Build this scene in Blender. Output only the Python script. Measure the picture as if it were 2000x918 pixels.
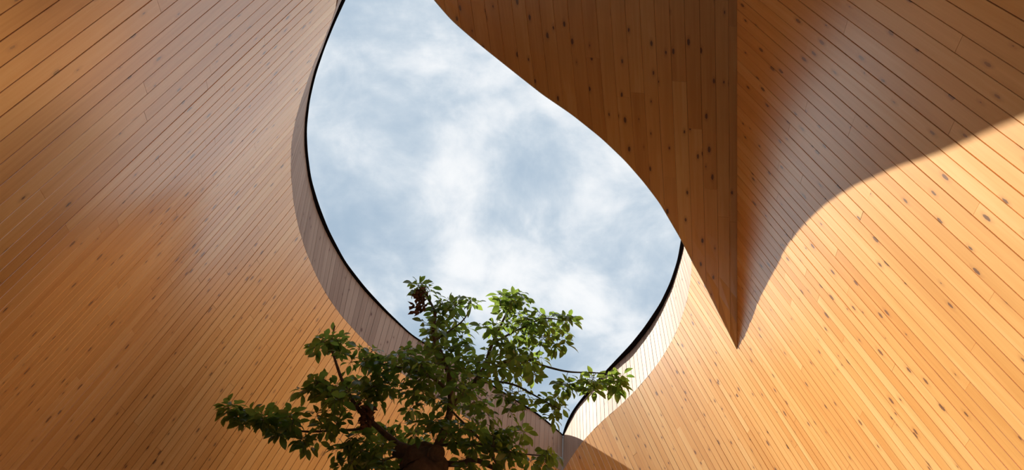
import bpy, math, random
import numpy as np
from mathutils import Matrix, Vector

for o in list(bpy.data.objects):
    bpy.data.objects.remove(o)
scene = bpy.context.scene
COL = scene.collection

# ------------------------------------------------------------------ camera
SC = 1.3            # metres per design unit
EYE = 1.6           # eye height above the floor (m)
FPX = 1444.0        # focal length in pixels of the 2000 px wide frame
PITCH = math.radians(60)
cam_d = bpy.data.cameras.new('camera')
cam_d.sensor_fit = 'HORIZONTAL'
cam_d.sensor_width = 36.0
cam_d.lens = 36.0 * FPX / 2000.0
cam_d.clip_start = 0.02
cam_d.clip_end = 500
cam = bpy.data.objects.new('camera', cam_d)
COL.objects.link(cam)
cam.location = (0, 0, EYE)
cam.rotation_euler = (math.pi / 2 + PITCH, 0, 0)
scene.camera = cam

# ------------------------------------------------------------------ world, sun, exposure
SUN_AZ, SUN_EL = 283.75, 48.1
_A, _E = math.radians(SUN_AZ), math.radians(SUN_EL)
SUNV = Vector((math.sin(_A) * math.cos(_E), math.cos(_A) * math.cos(_E), math.sin(_E)))
world = bpy.data.worlds.new('cloudy_sky')
scene.world = world
world.use_nodes = True
WN = world.node_tree
WN.nodes.clear()


def nd(nt, typ, **kw):
    n = nt.nodes.new(typ)
    for k, v in kw.items():
        if k.startswith('i_'):
            n.inputs[int(k[2:])].default_value = v
        else:
            setattr(n, k, v)
    return n


def build_sky():
    L = WN.links.new
    tc = nd(WN, 'ShaderNodeTexCoord')
    sep = nd(WN, 'ShaderNodeSeparateXYZ')
    L(tc.outputs['Generated'], sep.inputs[0])
    zc = nd(WN, 'ShaderNodeMath', operation='MAXIMUM')
    zc.inputs[1].default_value = 0.08
    L(sep.outputs[2], zc.inputs[0])
    dx = nd(WN, 'ShaderNodeMath', operation='DIVIDE')
    dy = nd(WN, 'ShaderNodeMath', operation='DIVIDE')
    L(sep.outputs[0], dx.inputs[0]); L(zc.outputs[0], dx.inputs[1])
    L(sep.outputs[1], dy.inputs[0]); L(zc.outputs[0], dy.inputs[1])
    cmb = nd(WN, 'ShaderNodeCombineXYZ')
    L(dx.outputs[0], cmb.inputs[0]); L(dy.outputs[0], cmb.inputs[1])
    cmb.inputs[2].default_value = 3.7
    # large soft masses
    big = nd(WN, 'ShaderNodeTexNoise')
    big.inputs['Scale'].default_value = 4.2
    big.inputs['Detail'].default_value = 9
    big.inputs['Roughness'].default_value = 0.56
    big.inputs['Distortion'].default_value = 0.35
    L(cmb.outputs[0], big.inputs['Vector'])
    fine = nd(WN, 'ShaderNodeTexNoise')
    fine.inputs['Scale'].default_value = 11.0
    fine.inputs['Detail'].default_value = 7
    fine.inputs['Roughness'].default_value = 0.55
    fine.inputs['Distortion'].default_value = 0.5
    L(cmb.outputs[0], fine.inputs['Vector'])
    m = nd(WN, 'ShaderNodeMath', operation='MULTIPLY_ADD')
    m.inputs[1].default_value = 0.34
    L(fine.outputs[0], m.inputs[0]); L(big.outputs[0], m.inputs[2])
    ramp = nd(WN, 'ShaderNodeValToRGB')
    cr = ramp.color_ramp
    cr.interpolation = 'B_SPLINE'
    cr.elements[0].position = 0.50; cr.elements[0].color = (0.40, 0.52, 0.65, 1)
    cr.elements[1].position = 0.86; cr.elements[1].color = (0.97, 0.985, 1.0, 1)
    for p, c in ((0.59, (0.47, 0.58, 0.70, 1)), (0.67, (0.56, 0.66, 0.76, 1)), (0.75, (0.72, 0.79, 0.86, 1))):
        e = cr.elements.new(p); e.color = c
    L(m.outputs[0], ramp.inputs[0])
    bg = nd(WN, 'ShaderNodeBackground')
    bg.inputs[1].default_value = 1.0
    L(ramp.outputs[0], bg.inputs[0])
    out = nd(WN, 'ShaderNodeOutputWorld')
    L(bg.outputs[0], out.inputs[0])


build_sky()

sun_d = bpy.data.lights.new('sun', 'SUN')
sun_d.energy = 8.2
sun_d.color = (1.0, 0.94, 0.83)
sun_d.angle = math.radians(0.6)
sun = bpy.data.objects.new('sun', sun_d)
COL.objects.link(sun)
sun.rotation_euler = SUNV.to_track_quat('Z', 'Y').to_euler()
sun.location = (-6, 2, 14)

vs = scene.view_settings
vs.view_transform = 'Standard'
vs.look = 'None'
vs.exposure = 0.0
vs.gamma = 1.0
vs.use_curve_mapping = False

# ------------------------------------------------------------------ helpers
rng = random.Random(11)
NR = np.random.default_rng(5)


def tag(o, label=None, cat=None, group=None, kind=None):
    if label: o['label'] = label
    if cat: o['category'] = cat
    if group: o['group'] = group
    if kind: o['kind'] = kind
    return o


def obj(name, verts, faces, mat, parent=None, smooth=False):
    me = bpy.data.meshes.new(name)
    me.from_pydata([tuple(map(float, v)) for v in verts], [], faces)
    me.update()
    if mat: me.materials.append(mat)
    if smooth:
        me.polygons.foreach_set('use_smooth', [True] * len(me.polygons))
    o = bpy.data.objects.new(name, me)
    COL.objects.link(o)
    if parent: o.parent = parent
    return o


# ------------------------------------------------------------------ view geometry (design units, eye at origin)
FW = np.array([0, math.cos(PITCH), math.sin(PITCH)])
UP = np.array([0, -math.sin(PITCH), math.cos(PITCH)])
RT = np.array([1.0, 0, 0])


def ray(x, y):
    x = np.asarray(x, float); y = np.asarray(y, float)
    return FW + ((x - 1000) / FPX)[..., None] * RT + ((459 - y) / FPX)[..., None] * UP


def proj(P):
    P = np.asarray(P); d = P @ FW
    return np.stack([1000 + FPX * (P @ RT) / d, 459 - FPX * (P @ UP) / d], -1)


def unit(v):
    return v / np.linalg.norm(v, axis=-1, keepdims=True)


def lev(x, y, z):
    r = ray(x, y)
    return r / r[..., 2:] * z


def W(P):
    """design point -> world metres"""
    return np.asarray(P) * SC + np.array([0, 0, EYE])


H_TOP, H_BOT = 6.0, 5.45          # rim band: upper and lower edge above the eye
FLOOR = -EYE / SC
SILL = 1.45                       # the boards end here; below, an added dark surface cuts bounce light down to the floor

# boards of each wall are parallel: the direction they run in (seen as one vanishing point)
VL = (1950.0, -1280.0)
VR = (426.0, -870.0)
DL = unit(ray(*VL)); DR = unit(ray(*VR))
REF = ray(1000, 459)


def basis(D):
    a = unit(REF - D * (REF @ D)); return a, np.cross(D, a)


bR = basis(DR); bL = basis(DL)
# cross-section of each wall: distance of each board line from the axis through the eye
aR = np.array([(15,2.75),(24,2.82),(28,2.87),(30.8,2.92),(33.6,3.0),(36.4,3.1),(39.3,3.24),(42.1,3.4),(44.9,3.6),(47.8,3.87),(50.6,4.22),(53.4,4.68),(56.26,5.33),(57.19,5.51),(57.91,5.66),(59.11,5.86),(59.95,5.98),(61.13,6.14),(62,6.24),(63.52,6.42),(64.76,6.54),(65.79,6.62),(66.92,6.77),(67.64,6.86),(68.77,7.1),(69.44,7.24),(75,8.3),(80,9.3)])
aL = np.array([(20,3.0),(30,3.1),(33,3.2),(34.7,3.27),(36.4,3.36),(38.1,3.47),(39.7,3.6),(41.4,3.77),(43.1,3.97),(44.80,4.23),(45.37,4.33),(45.99,4.5),(46.73,4.74),(47.21,4.89),(47.81,5.06),(48.39,5.2),(49.07,5.33),(49.74,5.45),(50.59,5.61),(51.6,5.77),(52.48,5.89),(53.8,6.09),(54.69,6.2),(55.79,6.32),(57.16,6.45),(58.32,6.56),(59.8,6.67),(62.12,6.86),(64.19,7.07),(66.19,7.29),(67.27,7.38),(68.83,7.54),(75,8.3),(85,9.6)])


def smooth_tab(t, sg=0.8):
    g = np.arange(t[0, 0], t[-1, 0] + 1e-6, .05); v = np.interp(g, t[:, 0], t[:, 1])
    k = np.arange(-60, 61) * .05; kk = np.exp(-.5 * (k / sg) ** 2); kk /= kk.sum()
    vp = np.concatenate([2 * v[0] - v[60:0:-1], v, 2 * v[-1] - v[-2:-62:-1]])
    return g, np.convolve(vp, kk, 'valid')


gR = smooth_tab(aR); gL = smooth_tab(aL)


class Wall:
    def __init__(s, V, D, b, g, sgn):
        s.V, s.D, s.b, s.g, s.sgn = V, D, b, g, sgn

    def alpha(s, x, y):
        return np.degrees(np.arctan2(np.asarray(y, float) - s.V[1], s.sgn * (np.asarray(x, float) - s.V[0])))

    def at(s, x, y):
        r = ray(x, y); rho = np.interp(s.alpha(x, y), *s.g)
        return r * (rho / np.hypot(r @ s.b[0], r @ s.b[1]))[..., None]

    def line(s, al):
        """a point of the board line at angle al; the line runs along D"""
        x = s.V[0] + s.sgn * 1700 * math.cos(math.radians(al)); y = s.V[1] + 1700 * math.sin(math.radians(al))
        return s.at(x, y)

    def at_z(s, al, z):
        p = s.line(al); return p + s.D * ((z - p[2]) / s.D[2])


WL = Wall(VL, DL, bL, gL, -1)
WR = Wall(VR, DR, bR, gR, 1)


def smooth_curve(pts, n=300, sg=7.0, close_ends=True):
    """resample a polyline by length and soften it, end points kept"""
    p = np.asarray(pts, float)
    d = np.r_[0, np.cumsum(np.hypot(*np.diff(p, axis=0).T))]
    u = np.linspace(0, d[-1], n)
    q = np.stack([np.interp(u, d, p[:, k]) for k in range(2)], -1)
    h = u[1]; m = int(3 * sg / h) + 1
    k = np.exp(-.5 * (np.arange(-m, m + 1) * h / sg) ** 2); k /= k.sum()
    pad = np.concatenate([2 * q[0] - q[m:0:-1], q, 2 * q[-1] - q[-2:-m - 2:-1]])
    return np.stack([np.convolve(pad[:, i], k, 'valid') for i in range(2)], -1)


# rim outlines measured on the photograph
LB = smooth_curve([(745,-175),(700,-105),(676,-50),(661,0),(650,35),(632.5,80),(622,102),(605,145),(591,186),(577,235),(569.5,275),(567.5,314),(569,350),(573,396),(583,445),(596,487),(617,538),(636,573),(663,613),(701,655),(735,689),(783,728),(860,781),(930,829),(1000,871),(1040,892),(1098,920)], 500, 12)
LT = smooth_curve([(752,-165),(712,-92),(686,-42),(667,0),(649,43),(632.5,88),(614,137),(602,188),(595,235),(594,282),(602,350),(617,407),(636,453),(659,495),(686,537),(716,573),(751,609),(804,657),(900,716),(1000,779),(1046.5,808),(1067,824),(1099,851)], 500, 12)
LS = smooth_curve([(757,-165),(720,-92),(694,-42),(675,0),(655,43),(635,92),(617,145),(605,196),(599,251),(601,298),(608,350),(623,400),(642,449),(674,510),(712.5,560),(751,602),(804,653.5),(900,712),(1013.6,784),(1046.5,803.6),(1067,820),(1098.5,848)], 500, 12)
RB = smooth_curve([(1098,922),(1113.6,896),(1138,862),(1156,842),(1183,816),(1210.5,793),(1241,763),(1274,725),(1292,700),(1313.5,664),(1327,634),(1341.5,590),(1348,555),(1352,515)], 400, 12)
RTOP = smooth_curve([(1100,852),(1107.5,834),(1126,797.5),(1150,769),(1180,735),(1210.5,706),(1238,680),(1270,639),(1292,603),(1314,557),(1328,511),(1336,479),(1341,445)], 400, 10)
RSKY = smooth_curve([(1098.5,849),(1103,831),(1117,803),(1141,771),(1171,737),(1195,711),(1232,672),(1259,638),(1289,593),(1309,551),(1323,508),(1330,468),(1334,440)], 400, 10)
SEDGE = np.array([(752,-170),(785,-95),(815,-45),(848,0),(882,39),(918,70.6),(950,97),(1002,138.5),(1059.6,184),(1117,223),(1174.6,269),(1221.6,313.7),(1258,355.5),(1289.6,397),(1315.7,441.7),(1331,468),(1351,508),(1376,554),(1397,596.5),(1417,636),(1430,662),(1440,683)], float)


# ------------------------------------------------------------------ materials
def principled(name):
    m = bpy.data.materials.new(name); m.use_nodes = True
    nt = m.node_tree
    return m, nt, nt.nodes['Principled BSDF']


def wood_material(name, light, mid, dark, rough=0.3, knot_amount=0.62, coat=0.0, coat_rough=0.27, spec=0.5):
    m, nt, bs = principled(name)
    L = nt.links.new
    tc = nd(nt, 'ShaderNodeTexCoord')
    oi = nd(nt, 'ShaderNodeObjectInfo')
    off = nd(nt, 'ShaderNodeMath', operation='MULTIPLY'); off.inputs[1].default_value = 173.0
    L(oi.outputs['Random'], off.inputs[0])
    cmb = nd(nt, 'ShaderNodeCombineXYZ')
    L(off.outputs[0], cmb.inputs[0]); L(off.outputs[0], cmb.inputs[1])
    add = nd(nt, 'ShaderNodeVectorMath', operation='ADD')
    L(tc.outputs['Object'], add.inputs[0]); L(cmb.outputs[0], add.inputs[1])
    # knots: one per few cells, lying along the board
    mp = nd(nt, 'ShaderNodeMapping'); mp.inputs['Scale'].default_value = (3.4, 8.5, 0.0)
    L(add.outputs[0], mp.inputs[0])
    vor = nd(nt, 'ShaderNodeTexVoronoi'); vor.voronoi_dimensions = '2D'; vor.inputs['Scale'].default_value = 1.0
    L(mp.outputs[0], vor.inputs['Vector'])
    sc = nd(nt, 'ShaderNodeSeparateColor'); L(vor.outputs['Color'], sc.inputs[0])
    rad = nd(nt, 'ShaderNodeMapRange')
    rad.inputs[1].default_value = 1 - knot_amount; rad.inputs[2].default_value = 1.0
    rad.inputs[3].default_value = 0.0; rad.inputs[4].default_value = 0.105
    L(sc.outputs[0], rad.inputs[0])
    wob = nd(nt, 'ShaderNodeTexNoise'); wob.inputs['Scale'].default_value = 60; wob.inputs['Detail'].default_value = 2
    L(add.outputs[0], wob.inputs['Vector'])
    wm = nd(nt, 'ShaderNodeMath', operation='MULTIPLY_ADD'); wm.inputs[1].default_value = 0.06; wm.inputs[2].default_value = -0.03
    L(wob.outputs[0], wm.inputs[0])
    dist = nd(nt, 'ShaderNodeMath', operation='ADD'); L(vor.outputs['Distance'], dist.inputs[0]); L(wm.outputs[0], dist.inputs[1])
    df = nd(nt, 'ShaderNodeMath', operation='SUBTRACT'); L(rad.outputs[0], df.inputs[0]); L(dist.outputs[0], df.inputs[1])
    knot = nd(nt, 'ShaderNodeMapRange'); knot.interpolation_type = 'SMOOTHSTEP'
    knot.inputs[1].default_value = -0.012; knot.inputs[2].default_value = 0.018
    L(df.outputs[0], knot.inputs[0])
    halo = nd(nt, 'ShaderNodeMapRange'); halo.interpolation_type = 'SMOOTHSTEP'
    halo.inputs[1].default_value = -0.16; halo.inputs[2].default_value = 0.02
    L(df.outputs[0], halo.inputs[0])
    hk = nd(nt, 'ShaderNodeMath', operation='GREATER_THAN'); hk.inputs[1].default_value = 0.02
    L(rad.outputs[0], hk.inputs[0])
    halo2 = nd(nt, 'ShaderNodeMath', operation='MULTIPLY'); L(halo.outputs[0], halo2.inputs[0]); L(hk.outputs[0], halo2.inputs[1])
    knot2 = nd(nt, 'ShaderNodeMath', operation='MULTIPLY'); L(knot.outputs[0], knot2.inputs[0]); L(hk.outputs[0], knot2.inputs[1])
    # grain: streaks along the board, bent round the knots
    bend = nd(nt, 'ShaderNodeCombineXYZ')
    bm_ = nd(nt, 'ShaderNodeMath', operation='MULTIPLY'); bm_.inputs[1].default_value = 0.022
    L(halo2.outputs[0], bm_.inputs[0]); L(bm_.outputs[0], bend.inputs[1])
    add2 = nd(nt, 'ShaderNodeVectorMath', operation='ADD'); L(add.outputs[0], add2.inputs[0]); L(bend.outputs[0], add2.inputs[1])
    mg = nd(nt, 'ShaderNodeMapping'); mg.inputs['Scale'].default_value = (1.3, 42.0, 30.0)
    L(add2.outputs[0], mg.inputs[0])
    grain = nd(nt, 'ShaderNodeTexNoise'); grain.inputs['Scale'].default_value = 1.0
    grain.inputs['Detail'].default_value = 5; grain.inputs['Roughness'].default_value = 0.6; grain.inputs['Distortion'].default_value = 0.5
    L(mg.outputs[0], grain.inputs['Vector'])
    mgb = nd(nt, 'ShaderNodeMapping'); mgb.inputs['Scale'].default_value = (0.8, 9.0, 8.0)
    L(add2.outputs[0], mgb.inputs[0])
    broad = nd(nt, 'ShaderNodeTexNoise'); broad.inputs['Scale'].default_value = 1.0; broad.inputs['Detail'].default_value = 3
    L(mgb.outputs[0], broad.inputs['Vector'])
    # tone of the board = its own random tone + broad figure + fine grain
    s1 = nd(nt, 'ShaderNodeMath', operation='MULTIPLY_ADD'); s1.inputs[1].default_value = 0.52; s1.inputs[2].default_value = -0.42
    L(oi.outputs['Random'], s1.inputs[0])
    s2 = nd(nt, 'ShaderNodeMath', operation='MULTIPLY_ADD'); s2.inputs[1].default_value = 0.85
    L(broad.outputs[0], s2.inputs[0]); L(s1.outputs[0], s2.inputs[2])
    s3 = nd(nt, 'ShaderNodeMath', operation='MULTIPLY_ADD'); s3.inputs[1].default_value = 0.60
    L(grain.outputs[0], s3.inputs[0]); L(s2.outputs[0], s3.inputs[2])
    ramp = nd(nt, 'ShaderNodeValToRGB'); cr = ramp.color_ramp
    cr.elements[0].position = 0.12; cr.elements[0].color = (*light, 1)
    cr.elements[1].position = 0.92; cr.elements[1].color = (*dark, 1)
    e = cr.elements.new(0.5); e.color = (*mid, 1)
    L(s3.outputs[0], ramp.inputs[0])
    hm = nd(nt, 'ShaderNodeMath', operation='MULTIPLY'); hm.inputs[1].default_value = 0.38; L(halo2.outputs[0], hm.inputs[0])
    mx1 = nd(nt, 'ShaderNodeMix', data_type='RGBA'); L(hm.outputs[0], mx1.inputs[0]); L(ramp.outputs[0], mx1.inputs[6])
    mx1.inputs[7].default_value = (dark[0] * .62, dark[1] * .5, dark[2] * .5, 1)
    km = nd(nt, 'ShaderNodeMath', operation='MULTIPLY'); km.inputs[1].default_value = 0.86; L(knot2.outputs[0], km.inputs[0])
    mx2 = nd(nt, 'ShaderNodeMix', data_type='RGBA'); L(km.outputs[0], mx2.inputs[0]); L(mx1.outputs[2], mx2.inputs[6])
    mx2.inputs[7].default_value = (0.10, 0.035, 0.022, 1)
    L(mx2.outputs[2], bs.inputs['Base Color'])
    rr = nd(nt, 'ShaderNodeMapRange'); rr.inputs[3].default_value = rough - .05; rr.inputs[4].default_value = rough + .08
    L(grain.outputs[0], rr.inputs[0]); L(rr.outputs[0], bs.inputs['Roughness'])
    bs.inputs['Specular IOR Level'].default_value = spec
    bmp = nd(nt, 'ShaderNodeBump'); bmp.inputs['Strength'].default_value = 0.10; bmp.inputs['Distance'].default_value = 0.002
    L(grain.outputs[0], bmp.inputs['Height']); L(bmp.outputs[0], bs.inputs['Normal'])
    # satin varnish over the wood
    fr = nd(nt, 'ShaderNodeFresnel'); fr.inputs[0].default_value = 3.0
    gl = nd(nt, 'ShaderNodeBsdfGlossy'); gl.inputs['Roughness'].default_value = coat_rough
    gm = nd(nt, 'ShaderNodeVectorMath', operation='SCALE'); gm.inputs[0].default_value = (coat * 1.08, coat * .92, coat * .79)
    L(fr.outputs[0], gm.inputs['Scale']); L(gm.outputs[0], gl.inputs['Color'])
    ad = nd(nt, 'ShaderNodeAddShader'); L(bs.outputs[0], ad.inputs[0]); L(gl.outputs[0], ad.inputs[1])
    L(ad.outputs[0], nt.nodes['Material Output'].inputs[0])
    return m


def plain(name, col, rough=0.6, metallic=0.0, noise=0.0, nscale=8.0):
    m, nt, bs = principled(name)
    bs.inputs['Roughness'].default_value = rough
    bs.inputs['Metallic'].default_value = metallic
    tc = nd(nt, 'ShaderNodeTexCoord'); tx = nd(nt, 'ShaderNodeTexNoise')
    tx.inputs['Scale'].default_value = nscale; tx.inputs['Detail'].default_value = 5
    nt.links.new(tc.outputs['Object'], tx.inputs['Vector'])
    mx = nd(nt, 'ShaderNodeMix', data_type='RGBA')
    nt.links.new(tx.outputs[0], mx.inputs[0])
    mx.inputs[6].default_value = tuple(c * (1 - noise) for c in col) + (1,)
    mx.inputs[7].default_value = tuple(min(1, c * (1 + noise)) for c in col) + (1,)
    nt.links.new(mx.outputs[2], bs.inputs['Base Color'])
    return m


M_WOOD = wood_material('oiled_pine_boards', (0.86, 0.53, 0.205), (0.775, 0.40, 0.118), (0.655, 0.30, 0.07), rough=0.42, knot_amount=0.62, coat=1.0)
M_BAND = wood_material('sheen_tinted_rim_boards', (0.44, 0.30, 0.225), (0.39, 0.26, 0.19), (0.31, 0.195, 0.14), rough=0.6, knot_amount=0.4, coat=0.10, coat_rough=0.55, spec=0.2)  # greyer than the wall boards: sky sheen put into the base colour
M_BACK = plain('dark_batten_backing', (0.035, 0.015, 0.008), 0.9, noise=0.3)
M_BLACK = plain('black_metal_coping', (0.008, 0.006, 0.008), 0.75, noise=0.2)
M_BLACK.node_tree.nodes['Principled BSDF'].inputs['Specular IOR Level'].default_value = 0.15
M_FLASH = plain('pale_metal_flashing', (0.75, 0.74, 0.72), 0.4, noise=0.05)
M_ROOF = plain('roof_membrane', (0.30, 0.30, 0.31), 0.85, noise=0.15)
M_FLOOR = plain('dark_stone_paving', (0.055, 0.05, 0.045), 0.7, noise=0.15, nscale=3)
M_DARKWALL = plain('unseen_dark_glazing', (0.03, 0.03, 0.032), 0.2, noise=0.2)  # unseen surfaces, dark to cut light bounced up to the soffit
M_SOIL = plain('dark_soil', (0.06, 0.04, 0.025), 0.95, noise=0.5, nscale=30)

# ------------------------------------------------------------------ planks
THICK = 0.022


def plank(name, A0, A1, B0, B1, parent, mat, gap=0.0019, thick=THICK, chamfer=0.0022, proud=0.0, mids=()):
    """board with corners A0,A1 (one end) and B0,B1 (other end), world metres, top face towards the court;
    mids: pairs of edge points between the ends, for boards sprung to a curve"""
    secs = [(np.asarray(p, float), np.asarray(q, float)) for p, q in [(A0, A1), *mids, (B0, B1)]]
    A0, A1, B0, B1 = *secs[0], *secs[-1]
    c = (A0 + A1 + B0 + B1) / 4
    ex = unit((B0 + B1) - (A0 + A1)); ey = (A1 + B1) - (A0 + B0); ey = unit(ey - ex * (ey @ ex)); ez = np.cross(ex, ey)
    if ez @ (np.array([0, 1.5, EYE + 1.5]) - c) < 0:
        secs = [(q, p) for p, q in secs]; ey = -ey; ez = -ez
    R = np.stack([ex, ey, ez], 1)

    def end(p, q):
        p = (p - c) @ R; q = (q - c) @ R
        w = q - p; Lw = np.hypot(w[0], w[1])
        g = min(gap / max(Lw, 1e-4), .2); ch = min(chamfer / max(Lw, 1e-4), .15)
        f = lambda t, z: p + w * t + np.array([0, 0, z])
        return [f(g, -thick), f(g, proud - chamfer), f(g + ch, proud), f(1 - g - ch, proud), f(1 - g, proud - chamfer), f(1 - g, -thick)]

    es = [end(p, q) for p, q in secs]
    for v in es[0]: v[0] += 0.0008
    for v in es[-1]: v[0] -= 0.0008
    vs_ = [v for e in es for v in e]
    fs = []
    for k in range(len(es) - 1):
        o6 = 6 * k
        fs += [(o6 + i, o6 + i + 6, o6 + (i + 1) % 6 + 6, o6 + (i + 1) % 6) for i in range(6)]
    n6 = 6 * (len(es) - 1)
    fs += [(0, 1, 2, 3, 4, 5), (n6 + 5, n6 + 4, n6 + 3, n6 + 2, n6 + 1, n6)]
    o = obj(name, vs_, fs, mat)
    M4 = Matrix([[*R[0], c[0]], [*R[1], c[1]], [*R[2], c[2]], [0, 0, 0, 1]])
    o.matrix_world = M4
    o.parent = parent
    return o


def strip(name, P, Q, mat, parent=None, smooth=False):
    n = len(P)
    v = list(P) + list(Q)
    return obj(name, v, [(i, i + 1, n + i + 1, n + i) for i in range(n - 1)], mat, parent, smooth)


def rows(tab, a0, a1):
    out = [a0]
    while out[-1] < a1:
        out.append(out[-1] + np.interp(out[-1], tab[:, 0], tab[:, 1]))
    return out


tabR = np.array([(15,1.9),(24,1.6),(28,1.48),(30,1.40),(33,1.26),(35.3,1.15),(40,.86),(42,.76),(44,.68),(46,.57),(48,.495),(50,.42),(51.5,.37),(53,.315),(54,.27),(55,.245),(57,.243),(60,.28),(62,.295),(66,.29),(69,.25),(72,.8),(80,.9)])
tabL = np.array([(20,1.6),(30,1.25),(33,1.08),(34.5,1.02),(35.5,.95),(36.4,.91),(37.3,.88),(38.2,.84),(39,.77),(39.7,.67),(40.3,.64),(41,.58),(41.5,.52),(42,.49),(42.5,.47),(43.2,.4),(44.1,.35),(44.6,.32),(45,.29),(45.5,.25),(46.5,.18),(47.2,.19),(48.4,.22),(49,.25),(50,.265),(52,.28),(54,.285),(56,.29),(60,.295),(63,.275),(66,.262),(69,.26),(72,.8),(80,.9)])

aLB = WL.alpha(LB[:, 0], LB[:, 1]); aRB = WR.alpha(RB[:, 0], RB[:, 1])
oLB = np.argsort(aLB); oRB = np.argsort(aRB)


def left_top(al):
    if al > aLB.max():
        y = VL[1] + math.tan(math.radians(al)) * (VL[0] - 1098)
        return WL.at(1098.0, y)
    if al < 44.9:
        return WL.at_z(al, H_BOT)
    return WL.at(np.interp(al, aLB[oLB], LB[oLB, 0]), np.interp(al, aLB[oLB], LB[oLB, 1]))


def right_top(al):
    if al > aRB.max():
        y = VR[1] + math.tan(math.radians(al)) * (1098 - VR[0])
        return WR.at(1098.0, y)
    if al < 53.0:
        y = VR[1] + math.tan(math.radians(al)) * (1440 - VR[0])
        return WR.at(1440.0, y) + DR * 0.02
    if al < aRB.min():
        return WR.at_z(al, H_BOT)
    return WR.at(np.interp(al, aRB[oRB], RB[oRB, 0]), np.interp(al, aRB[oRB], RB[oRB, 1]))


def clad_wall(name, wall, top, bounds, label, seed):
    r = random.Random(seed)
    tops = [W(top(a)) for a in bounds]
    bots = [W(wall.at_z(a, SILL)) for a in bounds]
    D = wall.D
    # backing surface, a little behind the boards
    nrm = []
    for i in range(len(bounds)):
        j = min(i + 1, len(bounds) - 1); k = max(i - 1, 0)
        n_ = np.cross(D, bots[j] - bots[k]); n_ = unit(n_)
        if n_ @ (np.array([0, 1.5, EYE + 1.5]) - bots[i]) < 0: n_ = -n_
        nrm.append(n_)
    nrm = np.array(nrm)
    off = THICK * 0.95
    wallo = strip(name, [t - n_ * off for t, n_ in zip(tops, nrm)], [b - n_ * off for b, n_ in zip(bots, nrm)], M_BACK)
    tag(wallo, label, 'wall', kind='structure')
    cnt = 0
    for i in range(len(bounds) - 1):
        T0, T1, B0, B1 = tops[i], tops[i + 1], bots[i], bots[i + 1]
        if T0[2] - B0[2] < .2 or T1[2] - B1[2] < .2: continue
        L = np.linalg.norm(T0 - B0)
        # butt joints: distances down from the upper end
        cuts = []
        d = r.uniform(0.5, 3.2)
        while d < min(L - 1.2, 6.5) and len(cuts) < (2 if r.random() < .50 else 1):
            cuts.append(d); d += r.uniform(1.7, 3.4)
        P0, P1 = T0, T1
        pr = r.uniform(-0.0012, 0.0012); gp = r.choice((.0009, .0011, .0014, .0018, .0024))
        for d in cuts + [None]:
            if d is None: Q0, Q1 = B0, B1
            else:
                Q0 = T0 - D * d
                s = ((T1 - Q0) @ D); Q1 = T1 - D * s      # square cut
                if (P0 - Q0) @ D < .15 or (P1 - Q1) @ D < .15: continue
            plank('plank', P0, P1, Q0, Q1, wallo, M_WOOD, gap=gp, proud=pr + r.uniform(-.0006, .0006))
            P0, P1 = Q0, Q1; cnt += 1
    gl = strip('bounce_absorber_1' if name == 'wall_left' else 'bounce_absorber_2', [b - n_ * .12 for b, n_ in zip(bots, nrm)],
               [W(wall.at_z(a, FLOOR)) - n_ * .12 for a, n_ in zip(bounds, nrm)], M_DARKWALL)  # added out of view to keep bounce light off the soffit
    tag(gl, 'added dark bounce absorber under the ' + ('left' if name == 'wall_left' else 'right') + ' board wall', 'bounce_absorber', kind='structure')
    print(name, 'rows', len(bounds) - 1, 'planks', cnt)
    return wallo


bndL = rows(tabL, 22, 76)
bndR = rows(tabR, 17, 76)
wall_left = clad_wall('wall_left', WL, left_top, bndL, 'tall curved pine board wall filling the left side, boards rising to the right', 3)
wall_right = clad_wall('wall_right', WR, right_top, bndR, 'sunlit curved pine board wall filling the right side, boards falling to the right', 4)

# ------------------------------------------------------------------ rim bands and copings
pairL = np.array([(745,-175,760,-190),(676,-50,690,-75),(661,0,678,-33),(652,35,668,0),(632.5,80,650,40),(622,102,643,58),(605,145,630,95),(591,186,618,124),(577,235,606,165),(569.5,275,599,205),(567.5,314,595,232),(569,350,594,255),(573,396,596,302),(583,445,602,350),(596,487,612,392),(617,538,633,447),(636,573,652,484),(663,613,680,528),(701,655,722,581),(735,689,757,614),(783,728,803,657),(860,781,876,701),(930,829,940,742),(1000,871,1006,782),(1040,892,1044,806),(1098,920,1099,851)], float)
pairR = np.array([(1098,922,1100,852),(1113.6,896,1114,820),(1138,862,1136,787),(1156,842,1153,766),(1183,816,1179,736),(1210.5,793,1204,712),(1241,763,1233,685),(1274,725,1263,648),(1292,700,1280,623),(1313.5,664,1299,590),(1327,634,1311,563),(1341.5,590,1324,525),(1348,555,1330,500),(1352,515,1338,462)], float)


def cum(c):
    return np.r_[0, np.cumsum(np.hypot(*np.diff(c, axis=0).T))]


def nearest_s(curve, s, pts):
    return np.array([s[np.argmin(np.hypot(*(curve - p).T))] for p in pts])


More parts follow.
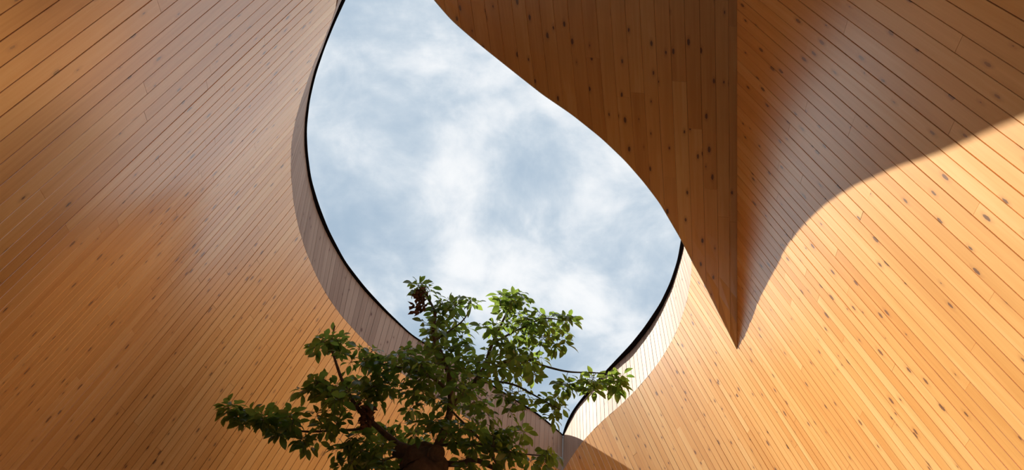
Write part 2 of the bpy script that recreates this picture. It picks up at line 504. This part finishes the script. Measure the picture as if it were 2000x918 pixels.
def band(name, B, T, S, pairs, wall, top, label, w):
    sB, sT = cum(B), cum(T)
    kb = nearest_s(B, sB, pairs[:, :2]); kt = nearest_s(T, sT, pairs[:, 2:])
    kb = np.maximum.accumulate(kb + np.arange(len(kb)) * 1e-4); kt = np.maximum.accumulate(kt + np.arange(len(kt)) * 1e-4)
    P3 = wall.at(B[:, 0], B[:, 1])
    d3 = np.r_[0, np.cumsum(np.linalg.norm(np.diff(P3, axis=0), axis=1))]
    n = int(d3[-1] / w)
    ss = np.interp(np.linspace(0, d3[-1], n + 1), d3, sB)
    tt = np.interp(ss, kb, kt)
    # keep the ends of the boards evenly spread
    k = np.ones(9) / 9; tp = np.r_[2 * tt[0] - tt[4:0:-1], tt, 2 * tt[-1] - tt[-2:-6:-1]]; tt = np.convolve(tp, k, 'valid')
    bx = np.stack([np.interp(ss, sB, B[:, i]) for i in range(2)], -1)
    tx = np.stack([np.interp(tt, sT, T[:, i]) for i in range(2)], -1)
    bot = W(wall.at(bx[:, 0], bx[:, 1])); topp = W(lev(tx[:, 0], tx[:, 1], H_TOP))
    away = []
    for i in range(len(bot)):
        j = min(i + 1, len(bot) - 1); q = max(i - 1, 0)
        n_ = unit(np.cross(topp[i] - bot[i], bot[j] - bot[q]))
        if n_ @ (np.array([0, 1.5, EYE + 1.5]) - bot[i]) < 0: n_ = -n_
        away.append(n_)
    away = np.array(away)
    root = strip(name, topp - away * THICK * .95, bot - away * THICK * .95, M_BACK)
    tag(root, label, 'wall trim', kind='structure')
    for i in range(len(bot) - 1):
        plank('rim_plank', bot[i], bot[i + 1], topp[i], topp[i + 1], root, M_BAND, gap=0.0014, proud=rng.uniform(-.001, .001))
    # coping: a lip that overhangs the opening, its own thickness behind it
    sS = cum(S)
    u = np.linspace(0, 1, 160)
    t_px = np.stack([np.interp(u * sT[-1], sT, T[:, i]) for i in range(2)], -1)
    s_px = np.stack([np.interp(u * sS[-1], sS, S[:, i]) for i in range(2)], -1)
    lo = W(lev(t_px[:, 0], t_px[:, 1], H_TOP)); inn = W(lev(s_px[:, 0], s_px[:, 1], H_TOP))
    outd = lo - inn; outd[:, 2] = 0; outd = outd / np.maximum(np.linalg.norm(outd, axis=1, keepdims=True), 1e-5)
    upz = np.array([0, 0, 0.035])
    a = inn; b = lo + outd * .05; c = b + upz; d = inn + upz + outd * .03
    m_ = len(u); v = [*a, *b, *c, *d]; f = []
    for r_ in range(4):
        for i in range(m_ - 1):
            f.append((r_ * m_ + i, r_ * m_ + i + 1, ((r_ + 1) % 4) * m_ + i + 1, ((r_ + 1) % 4) * m_ + i))
    cop = obj('coping', v, f, M_BLACK, root)
    cop['label'] = 'black metal coping strip along the rim'
    return root, lo, inn, c


trimL, loL, innL, capL = band('trim_1', LB, LT, LS, pairL, WL, left_top, 'pale upright board band along the left rim of the sky opening', 0.0597)
trimR, loR, innR, capR = band('trim_2', RB, RTOP, RSKY, pairR, WR, right_top, 'bright sunlit upright board band along the right rim of the sky opening', 0.0597)

# ------------------------------------------------------------------ soffit (ceiling)
K1, K2 = 0.221, 0.006


def prof(s):
    s = np.asarray(s, float)
    return np.stack([-s, 0 * s, K1 * s + K2 * s * s], -1)


# the crease where the soffit meets the right wall
fy = np.linspace(-420, 683, 120)
fold = WR.at(np.full(120, 1440.0), fy)
back = fold[0] + unit(fold[0] - fold[6]) * np.linspace(2.2, 0.02, 20)[:, None]
back[:, 2] = fold[0][2]
fold_all = np.concatenate([back, fold])
t_all = np.r_[0, np.cumsum(np.linalg.norm(np.diff(fold_all, axis=0), axis=1))]


def fold_at(t):
    return np.stack([np.interp(t, t_all, fold_all[:, k]) for k in range(3)], -1)


def soff_solve(X, Y):
    p = np.array([t_all[-1] * .7, .6])
    f = lambda q: proj(fold_at(q[0]) + prof(q[1])) - np.array([X, Y])
    for _ in range(60):
        e = f(p)
        J = np.stack([(f(p + np.array([1e-3, 0])) - e) / 1e-3, (f(p + np.array([0, 1e-3])) - e) / 1e-3], 1)
        p = p - np.clip(np.linalg.solve(J, e), -.3, .3)
        p[0] = min(p[0], t_all[-1] - .002)
        if abs(e).max() < 1e-4: break
    return p


SE = smooth_curve(SEDGE, 160, 10)
TS = np.array([soff_solve(x, y) for x, y in SE])
TS[-1] = (t_all[-1], 0.0)
TS[:, 1] = np.maximum(TS[:, 1], 0)
oS = np.argsort(TS[:, 1])


def edge_t(s):
    return float(np.interp(s, TS[oS, 1], TS[oS, 0]))


S_CUSP = TS[:, 1].max()
sb = [0.0, 0.052, 0.135]
while sb[-1] < 3.6: sb.append(sb[-1] + 0.0925)


def soff(t, s):
    return W(fold_at(t) + prof(s))


TB = 0.05
edge3 = np.array([soff(t, s) for t, s in TS])
# backing board above the planks
bs_ = np.r_[np.linspace(0, S_CUSP, 60), np.linspace(S_CUSP + .05, 3.6, 8)]
NT = 24
vb = []; fb = []
for s in bs_:
    te = edge_t(s) if s <= S_CUSP else edge_t(S_CUSP)
    for k in range(NT):
        vb.append(soff(TB + (te - .004 - TB) * k / (NT - 1), s) + np.array([0.002, 0, .024]))
for i in range(len(bs_) - 1):
    for k in range(NT - 1):
        fb.append((i * NT + k, i * NT + k + 1, (i + 1) * NT + k + 1, (i + 1) * NT + k))
ceiling = obj('ceiling', vb, fb, M_BACK)
tag(ceiling, 'dark shaded board soffit with a sweeping curved edge and pointed tip', 'ceiling', kind='structure')
rs = random.Random(8)
nsoff = 0
for j in range(len(sb) - 1):
    s0, s1 = sb[j], sb[j + 1]
    te0 = edge_t(s0) if s0 <= S_CUSP else edge_t(S_CUSP)
    te1 = edge_t(s1) if s1 <= S_CUSP else edge_t(S_CUSP)
    cuts = [TB]
    t = TB + rs.uniform(.6, 1.6)
    while t < min(te0, te1) - .25:
        cuts.append(t); t += rs.uniform(.75, 1.7)
    for k in range(len(cuts)):
        a0 = a1 = cuts[k]
        if k + 1 < len(cuts): b0 = b1 = cuts[k + 1]
        else: b0, b1 = te0, te1
        plank('soffit_plank', soff(a0, s0), soff(a1, s1), soff(b0, s0), soff(b1, s1), ceiling, M_WOOD, gap=0.0013, proud=rs.uniform(-.0008, .0008),
              mids=[(soff(a0 + (b0 - a0) * q / 5, s0), soff(a1 + (b1 - a1) * q / 5, s1)) for q in range(1, 5)])
        nsoff += 1
print('soffit planks', nsoff)
# pale metal flashing along the free edge
ins = []
for i in range(len(edge3)):
    tg = unit(edge3[min(i + 1, len(edge3) - 1)] - edge3[max(i - 1, 0)])
    nn = np.cross(tg, np.array([.2, 0, .98])); nn = unit(nn)
    if nn @ (np.array([0, 3.0 * SC, edge3[i][2]]) - edge3[i]) < 0: nn = -nn
    ins.append(nn)
ins = np.array(ins)
e_up = np.array([.2, 0, .98])
m_ = len(edge3)
ring = [edge3 + ins * -.004 + e_up * .004, edge3 + ins * .007 + e_up * .006, edge3 + ins * .005 + e_up * .02, edge3 - ins * .02 + e_up * .02]
f = []
for r_ in range(4):
    for i in range(m_ - 1):
        f.append((r_ * m_ + i, r_ * m_ + i + 1, ((r_ + 1) % 4) * m_ + i + 1, ((r_ + 1) % 4) * m_ + i))
fl = obj('edge_flashing', [p for r_ in ring for p in r_], f, M_FLASH, ceiling)
fl['label'] = 'thin pale metal flashing along the soffit edge'

# ------------------------------------------------------------------ roof, floor, back wall
inner = np.concatenate([capL - np.array([0, 0, .01]), capR - np.array([0, 0, .01]), (edge3 - ins * .02 + e_up * .03)[::-1]])
cen = np.array([-0.1 * SC, 2.8 * SC])
outer = []
for p in inner:
    d = unit(p[:2] - cen)
    k = 8.5 / max(abs(d[0]), abs(d[1]))
    q = cen + d * k
    outer.append((q[0], q[1], EYE + H_TOP * SC + .2))
inner = np.concatenate([inner, inner[:1]]); outer.append(outer[0])
roof = strip('roof', list(inner), outer, M_ROOF)
tag(roof, 'roof deck around the teardrop sky opening', 'roof', kind='structure')

fl_ = obj('floor', [(-9, -4.5, 0), (9, -4.5, 0), (9, 13, 0), (-9, 13, 0)], [(0, 1, 2, 3)], M_FLOOR)
tag(fl_, 'dark stone paved courtyard floor below the opening', 'floor', kind='structure')
zt = EYE + H_TOP * SC + .2
wb = obj('wall_back', [(-8.6, -4.4, 0), (8.6, -4.4, 0), (8.6, -4.4, zt), (-8.6, -4.4, zt)], [(0, 1, 2, 3)], M_DARKWALL)
tag(wb, 'dark glazed wall behind the viewer', 'wall', kind='structure')

# ------------------------------------------------------------------ tree
def leaf_material():
    m = bpy.data.materials.new('green_leaf'); m.use_nodes = True
    nt = m.node_tree; nt.nodes.clear(); L = nt.links.new
    tc = nd(nt, 'ShaderNodeTexCoord'); oi = nd(nt, 'ShaderNodeObjectInfo'); geo = nd(nt, 'ShaderNodeNewGeometry')
    tx = nd(nt, 'ShaderNodeTexNoise'); tx.inputs['Scale'].default_value = 3.5; tx.inputs['Detail'].default_value = 3
    L(geo.outputs['Position'], tx.inputs['Vector'])
    r1 = nd(nt, 'ShaderNodeValToRGB')
    r1.color_ramp.elements[0].position = .3; r1.color_ramp.elements[0].color = (0.030, 0.064, 0.013, 1)
    r1.color_ramp.elements[1].position = .7; r1.color_ramp.elements[1].color = (0.080, 0.140, 0.028, 1)
    r2 = nd(nt, 'ShaderNodeValToRGB')
    r2.color_ramp.elements[0].position = .3; r2.color_ramp.elements[0].color = (0.20, 0.33, 0.04, 1)
    r2.color_ramp.elements[1].position = .7; r2.color_ramp.elements[1].color = (0.44, 0.56, 0.09, 1)
    L(tx.outputs[0], r1.inputs[0]); L(tx.outputs[0], r2.inputs[0])
    bs = nd(nt, 'ShaderNodeBsdfPrincipled'); L(r1.outputs[0], bs.inputs['Base Color'])
    bs.inputs['Roughness'].default_value = 0.27
    bs.inputs['Specular IOR Level'].default_value = 0.7
    tr = nd(nt, 'ShaderNodeBsdfTranslucent'); L(r2.outputs[0], tr.inputs[0])
    mx = nd(nt, 'ShaderNodeMixShader'); mx.inputs[0].default_value = 0.42
    L(bs.outputs[0], mx.inputs[1]); L(tr.outputs[0], mx.inputs[2])
    out = nd(nt, 'ShaderNodeOutputMaterial'); L(mx.outputs[0], out.inputs[0])
    return m


M_LEAF = leaf_material()
M_BARK = plain('rough_brown_bark', (0.16, 0.095, 0.065), 0.9, noise=0.55, nscale=22)
M_TWIG = plain('olive_twig_bark', (0.11, 0.085, 0.05), 0.8, noise=0.4, nscale=12)
M_CUT = plain('weathered_cut_wood', (0.30, 0.20, 0.14), 0.9, noise=0.35, nscale=40)
M_DEAD = plain('dry_brown_pods', (0.17, 0.070, 0.040), 0.85, noise=0.5, nscale=25)


def bump(nt_mat, scale, dist):
    nt = nt_mat.node_tree; bs = nt.nodes['Principled BSDF']
    tc = nd(nt, 'ShaderNodeTexCoord'); tx = nd(nt, 'ShaderNodeTexNoise'); tx.inputs['Scale'].default_value = scale; tx.inputs['Detail'].default_value = 6
    bp = nd(nt, 'ShaderNodeBump'); bp.inputs['Strength'].default_value = .8; bp.inputs['Distance'].default_value = dist
    nt.links.new(tc.outputs['Object'], tx.inputs['Vector']); nt.links.new(tx.outputs[0], bp.inputs['Height']); nt.links.new(bp.outputs[0], bs.inputs['Normal'])


bump(M_BARK, 28, .02)
bump(M_TWIG, 30, .004)


def tdepth(y):
    """distance of the tree's crown from the eye plane at image height y (design units)"""
    return 5.0 + (895 - y) / 345 * .5


def tp(x, y, dd=0.0):
    return W(ray(x, y) * (tdepth(y) + dd))


def px2m(y, px, dd=0.0):
    return px / FPX * (tdepth(y) + dd) * SC


def tube(pts, rad, sides=7, wob=0.0, seed=0):
    r = np.random.default_rng(seed)
    pts = np.asarray(pts, float); n = len(pts)
    v = []; f = []
    ref = np.array([.3, .2, .9])
    for i in range(n):
        tg = unit(pts[min(i + 1, n - 1)] - pts[max(i - 1, 0)])
        u_ = np.cross(tg, ref)
        if np.linalg.norm(u_) < .1: u_ = np.cross(tg, np.array([1., 0, 0]))
        u_ = unit(u_); w_ = np.cross(tg, u_)
        for k in range(sides):
            a_ = 2 * math.pi * k / sides
            rr_ = rad[i] * (1 + wob * r.normal())
            v.append(pts[i] + (u_ * math.cos(a_) + w_ * math.sin(a_)) * rr_)
    for i in range(n - 1):
        for k in range(sides):
            f.append((i * sides + k, i * sides + (k + 1) % sides, (i + 1) * sides + (k + 1) % sides, (i + 1) * sides + k))
    f.append(tuple(range(sides))[::-1]); f.append(tuple((n - 1) * sides + k for k in range(sides)))
    return v, f


def spline(ctrl, per=6):
    c = np.asarray(ctrl, float); n = len(c); out = []
    for i in range(n - 1):
        p0 = c[max(i - 1, 0)]; p1 = c[i]; p2 = c[i + 1]; p3 = c[min(i + 2, n - 1)]
        for k in range(per):
            t = k / per
            out.append(.5 * (2 * p1 + (p2 - p0) * t + (2 * p0 - 5 * p1 + 4 * p2 - p3) * t * t + (3 * p1 - p0 - 3 * p2 + p3) * t ** 3))
    out.append(c[-1])
    return np.array(out)


# trunk: stands on the floor, pollarded head just inside the lower edge of the picture
head = tp(833, 900)
base = np.array([head[0] + .06, head[1] + .05, 0.0])
tree = bpy.data.objects.new('tree', None); COL.objects.link(tree)
tree.location = tuple(base)
tag(tree, 'leafy green tree with pruned trunk growing up below the sky opening', 'tree')
TREE_M = Matrix.Translation(Vector(base)).inverted()


def tpart(name, v, f, mat, label=None, kind=None, smooth=True):
    o = obj(name, [np.asarray(p) - base for p in v], f, mat, tree, smooth)
    if label: o['label'] = label
    if kind: o['kind'] = kind
    return o


R0 = px2m(900, 43)
tr_pts = [base + np.array([0, 0, .0]), base + np.array([.01, 0, .4]), base + np.array([.03, .02, 1.2]), base + (head - base) * .5 + np.array([.05, 0, 0]), base + (head - base) * .8, head - np.array([0, 0, .30]), head - np.array([0, 0, .16]), head - np.array([.01, 0, .05]), head + np.array([.02, 0, .035]), head + np.array([.05, 0.01, .05])]
v, f = tube(spline(tr_pts, 5), np.interp(np.linspace(0, 9, 46), range(10), [R0 * 1.5, R0 * 1.2, R0 * 1.05, R0 * .95, R0 * .92, R0 * .96, R0 * 1.08, R0 * 1.06, R0 * .86, R0 * .25]), 20, .06, 2)
tpart('trunk', v, f, M_BARK, 'rough brown pruned trunk')


def cut_stub(c, d, r, ln, seed):
    d = unit(np.asarray(d, float))
    v, f = tube([c, c + d * ln * .6, c + d * ln, c + d * ln * .97], [r * 1.15, r * 1.08, r, r * .82], 14, .03, seed)
    tpart('cut_stub', v, f, M_BARK, 'sawn-off branch stub with a ring of bark')
    u_ = unit(np.cross(d, np.array([0, .3, 1.]))); w_ = np.cross(d, u_)
    vv = [c + d * ln * .975]; vv += [c + d * ln * .97 + (u_ * math.cos(k * math.pi / 8) + w_ * math.sin(k * math.pi / 8)) * r * .86 for k in range(16)]
    tpart('cut_face', vv, [(0, 1 + k, 1 + (k + 1) % 16) for k in range(16)], M_CUT, 'dark weathered cut face', smooth=False)


cut_stub(tp(845, 893, -.10), -(ray(843, 893)) + np.array([.22, 0, .30]), px2m(890, 15), .16, 5)
cut_stub(tp(806, 890, -.02), np.array([-1.0, -.35, .25]), px2m(890, 15), .17, 6)

BR = [  # control pixels (x, y, depth offset), widths in px at start and end
    ([(800, 884, 0), (765, 858, -.02), (735, 832, -.05), (706, 806, -.1), (684, 775, -.12), (668, 742, -.15), (655, 705, -.16), (647, 675, -.18), (654, 636, -.2)], 15, 2.5),
    ([(728, 826, -.05), (700, 838, -.12), (650, 841, -.22), (600, 843, -.3), (560, 836, -.36), (515, 818, -.42), (468, 797, -.46)], 6.5, 2),
    ([(850, 880, .04), (868, 840, .06), (880, 795, .08), (878, 740, .05), (866, 700, .0), (846, 655, -.02), (850, 615, 0), (838, 585, 0), (826, 560, 0)], 20, 2.5),
    ([(880, 795, .08), (915, 760, .1), (945, 720, .1), (958, 680, .08), (972, 648, .05), (990, 610, .03), (1003, 580, 0)], 13, 2.5),
    ([(925, 748, .1), (975, 712, .05), (1020, 700, -.02), (1060, 714, -.05), (1110, 726, -.08), (1160, 728, -.1), (1205, 732, -.12)], 8, 2),
    ([(960, 672, .07), (1000, 650, .05), (1030, 636, .02), (1060, 622, 0), (1095, 625, 0), (1122, 628, 0)], 5, 1.8),
    ([(930, 750, .1), (965, 745, .1), (1005, 752, .06), (1040, 770, .02), (1068, 786, 0), (1095, 800, -.02)], 6, 2),
    ([(855, 905, .0), (895, 906, -.04), (925, 898, -.08), (952, 908, -.1), (985, 925, -.12)], 13, 8),
    ([(880, 800, .0), (905, 826, -.06), (930, 850, -.1), (955, 880, -.12), (975, 915, -.14), (985, 930, -.15)], 4, 5),
    ([(872, 760, .05), (840, 735, .0), (800, 722, -.06), (765, 715, -.1), (725, 706, -.15), (700, 697, -.18)], 8, 2),
    ([(800, 885, 0), (770, 892, -.06), (735, 905, -.1), (700, 925, -.14)], 6, 3),
    ([(850, 665, 0), (880, 645, .05), (905, 625, .08), (920, 600, .1)], 5, 2),
    ([(860, 870, 0), (905, 865, -.08), (955, 870, -.12), (1010, 885, -.15), (1065, 890, -.17)], 6, 2),
]
skel = []
for i, (cp, w0, w1) in enumerate(BR):
    pts = spline([tp(*c) for c in cp], 6)
    rad = [px2m(cp[0][1], .5 * (w0 + (w1 - w0) * (k / (len(pts) - 1)) ** .8)) for k in range(len(pts))]
    v, f = tube(pts, rad, 8, .04, 20 + i)
    tpart('branch', v, f, M_BARK if w0 > 12 else M_TWIG)
    skel += [p for p in pts[2:]]
skel = np.array(skel)

CL = [  # clumps of leaf whorls: centre, radii (px), count, depth offset and spread
    (822,563,26,14,7,0,.06),(885,598,46,24,18,.05,.15),(1000,590,32,20,15,0,.1),(1078,622,46,24,15,0,.15),(1085,665,34,20,8,0,.12),
    (1000,645,55,35,26,0,.2),(870,655,62,32,30,0,.25),(800,698,40,26,14,-.1,.15),(900,712,88,38,48,0,.3),(1010,712,52,36,28,-.05,.25),
    (765,735,78,34,34,-.1,.2),(880,785,88,36,38,0,.3),(1000,785,42,28,12,0,.15),(1108,748,28,11,6,-.08,.06),(1150,748,30,13,8,-.1,.06),(1198,744,22,14,7,-.12,.05),
    (1083,795,24,24,9,0,.08),(640,668,32,24,13,-.18,.1),(700,692,36,16,11,-.16,.1),(622,758,38,18,14,-.2,.1),(690,768,56,30,25,-.15,.15),
    (452,802,22,12,8,-.46,.06),(500,815,38,18,17,-.42,.08),(562,826,42,22,19,-.36,.1),(600,862,22,10,5,-.3,.05),(640,822,40,22,12,-.25,.12),
    (720,852,55,34,20,-.1,.15),(690,892,40,24,15,-.12,.12),(800,850,55,30,16,.1,.15),(930,845,66,38,28,-.05,.2),(1000,862,40,32,14,-.1,.15),
    (1062,893,32,14,7,-.16,.08),(950,900,58,24,12,-.1,.15),(755,905,58,20,14,-.1,.12),(860,838,50,20,10,-.15,.1)]
rt = np.random.default_rng(21)
wh = []
for (cx, cy, rx, ry, n_, dd, sp) in CL:
    for _ in range(int(n_ * 1.12 + .5)):
        a_ = rt.uniform(0, 2 * math.pi); q = math.sqrt(rt.uniform(0, 1))
        x, y = cx + rx * q * math.cos(a_), cy + ry * q * math.sin(a_)
        dz = dd + rt.normal() * sp
        if 772 < x < 885 and y > 852: dz = abs(dz) + .35          # the pruned head stays free in front
        elif abs((y - 830) - (x - 735) * .85) < 24 and 725 < x < 800: dz = abs(dz) + .2
        wh.append(tp(x, y, dz))
wh = np.array(wh)
# grow twigs: every whorl hangs on the nearest branch or on a whorl that is already connected
dist0 = np.array([np.linalg.norm(skel - p, axis=1).min() for p in wh])
nodes = list(skel); tv = []; tf = []


def addtube(pts, rad, sides=5):
    v, f = tube(pts, rad, sides); o_ = len(tv)
    tv.extend(v); tf.extend([tuple(i + o_ for i in q) for q in f])


for i in np.argsort(dist0):
    p = wh[i]; arr = np.array(nodes)
    j = np.argmin(np.linalg.norm(arr - p, axis=1)); q = arr[j]
    mid = (p + q) / 2 + np.array([0, 0, .12]) * np.linalg.norm(p - q) + rt.normal(size=3) * .05 * np.linalg.norm(p - q)
    ln = np.linalg.norm(p - q)
    addtube(spline([q, mid, p], 3), np.linspace(.0025 + .006 * min(ln, .5), .0016, 7))
    nodes.append(p); nodes.append(mid)

# leaf shape: pointed ellipse, folded along the midrib and bowed
rowt = [0, .12, .32, .55, .78, .92, 1.0]; roww = [.012, .115, .22, .24, .155, .058, 0.0]
lv = []; lf = []
for t, w_ in zip(rowt, roww):
    z = .10 * math.sin(t * 2.2) - .16 * t * t
    lv += [(t, -w_, z + .28 * w_), (t, 0, z), (t, w_, z + .28 * w_)]
for k in range(len(rowt) - 1):
    o_ = 3 * k
    lf += [(o_, o_ + 1, o_ + 4, o_ + 3), (o_ + 1, o_ + 2, o_ + 5, o_ + 4)]
leaf_me = bpy.data.meshes.new('leaf'); leaf_me.from_pydata(lv, [], lf); leaf_me.update(); leaf_me.materials.append(M_LEAF)
leaf_me.polygons.foreach_set('use_smooth', [True] * len(leaf_me.polygons))
LV = np.array(lv)
leaves = []
axis_c = np.array([base[0], base[1]])
for p in wh:
    outw = np.array([p[0] - axis_c[0], p[1] - axis_c[1], 0.0]); outw = outw / max(np.linalg.norm(outw), .3)
    ax = unit(np.array([0, 0, 1.0]) + outw * .35 + rt.normal(size=3) * .4)
    u_ = unit(np.cross(ax, np.array([.3, 1, .1]))); w_ = np.cross(ax, u_)
    nl = rt.integers(5, 8); ph = rt.uniform(0, 6.28); size = rt.uniform(.08, .12)
    droop = rt.uniform(.15, .75)
    for k in range(nl):
        a_ = ph + 2 * math.pi * k / nl + rt.normal() * .15
        rd = u_ * math.cos(a_) + w_ * math.sin(a_)
        d = unit(rd * math.cos(droop) - np.array([0, 0, 1]) * math.sin(droop + rt.normal() * .15) + ax * .05)
        nz = ax - d * (ax @ d); nz = unit(nz + rt.normal(size=3) * .42); nz = unit(nz - d * (nz @ d)); sy = np.cross(nz, d)
        s_ = size * rt.uniform(.75, 1.12)
        b_ = p + d * rt.uniform(.025, .045)
        leaves.append((b_, np.stack([d, sy, nz], 1) * s_))
        addtube([p, b_ + d * .004], [.0013, .0012], 3)
tpart('twigs', tv, tf, M_TWIG, 'thin olive twigs and leaf stalks', 'stuff')
# the largest leaves in view are pieces of their own, the rest one mass
Zc = np.array([0, 0, EYE])
score = []
for b_, R_ in leaves:
    cpos = b_ + R_[:, 0] * .5 - Zc; dep = cpos @ FW; px = proj(cpos / SC)
    nrm_ = unit(R_[:, 2]); facing = abs(nrm_ @ unit(cpos))
    inside = 0 <= px[0] <= 2000 and 0 <= px[1] <= 915
    score.append((np.linalg.norm(R_[:, 0]) / dep) ** 2 * (.15 + facing) * (1 if inside else 0))
order = np.argsort(score)[::-1]
single = set(order[:298].tolist())
fv = []; ff = []
for i, (b_, R_) in enumerate(leaves):
    if i in single:
        o = bpy.data.objects.new('leaf', leaf_me); COL.objects.link(o); o.parent = tree
        bb = b_ - base
        o.matrix_local = Matrix([[*R_[0], bb[0]], [*R_[1], bb[1]], [*R_[2], bb[2]], [0, 0, 0, 1]])
    else:
        o_ = len(fv); fv.extend(list(LV @ R_.T + b_)); ff.extend([tuple(k + o_ for k in q) for q in lf])
tpart('foliage', fv, ff, M_LEAF, 'mass of smaller dark green leaves', 'stuff')
print('whorls', len(wh), 'leaves', len(leaves))


def pod_cluster(cx, cy, dd, rx, ry, n_, seed):
    r = np.random.default_rng(seed); v = []; f = []
    c = tp(cx, cy, dd)
    top = tp(cx, cy - ry, dd)
    for _ in range(n_):
        x = r.normal() * rx * .5; y = r.uniform(-ry, ry)
        p = tp(cx + x * (1 - .3 * abs(y) / ry), cy + y, dd + r.normal() * .02)
        d = unit(r.normal(size=3) + np.array([0, 0, -.8])); ln = r.uniform(.045, .09); w = r.uniform(.014, .028)
        side = unit(np.cross(d, r.normal(size=3))); nz = np.cross(d, side)
        o_ = len(v)
        v += [p, p + d * ln * .4 + side * w, p + d * ln * .5 + nz * w * .8, p + d * ln * .4 - side * w, p + d * ln * .45 - nz * w * .8, p + d * ln + side * w * r.normal() * .5]
        for k in range(4):
            f += [(o_, o_ + 1 + k, o_ + 1 + (k + 1) % 4), (o_ + 5, o_ + 1 + (k + 1) % 4, o_ + 1 + k)]
    tpart('dry_pod_cluster', v, f, M_DEAD, 'hanging cluster of dry brown pods and dead leaves', smooth=False)


pod_cluster(820, 588, -.03, 13, 22, 60, 1)
pod_cluster(717, 812, -.12, 15, 26, 80, 2)

# planting bed round the trunk
bv = []; bf = []
for i, (r_, z_) in enumerate(((1.25, 0.0), (1.25, .12), (1.1, .12), (1.1, .07))):
    bv += [(base[0] + r_ * math.cos(k * math.pi / 16), base[1] + r_ * math.sin(k * math.pi / 16), z_) for k in range(32)]
for i in range(3):
    bf += [(i * 32 + k, i * 32 + (k + 1) % 32, (i + 1) * 32 + (k + 1) % 32, (i + 1) * 32 + k) for k in range(32)]
kerb = obj('trim_3', bv, bf, M_FLOOR)
tag(kerb, 'low round stone kerb around the tree bed', 'kerb', kind='structure')
sv = [(base[0] + r_ * math.cos(k * math.pi / 16), base[1] + r_ * math.sin(k * math.pi / 16), .075) for r_ in (R0 * 1.9, 1.08) for k in range(32)]
soil = obj('soil', sv, [(k, (k + 1) % 32, 32 + (k + 1) % 32, 32 + k) for k in range(32)], M_SOIL)
tag(soil, 'dark soil of the round tree bed', 'soil', kind='stuff')
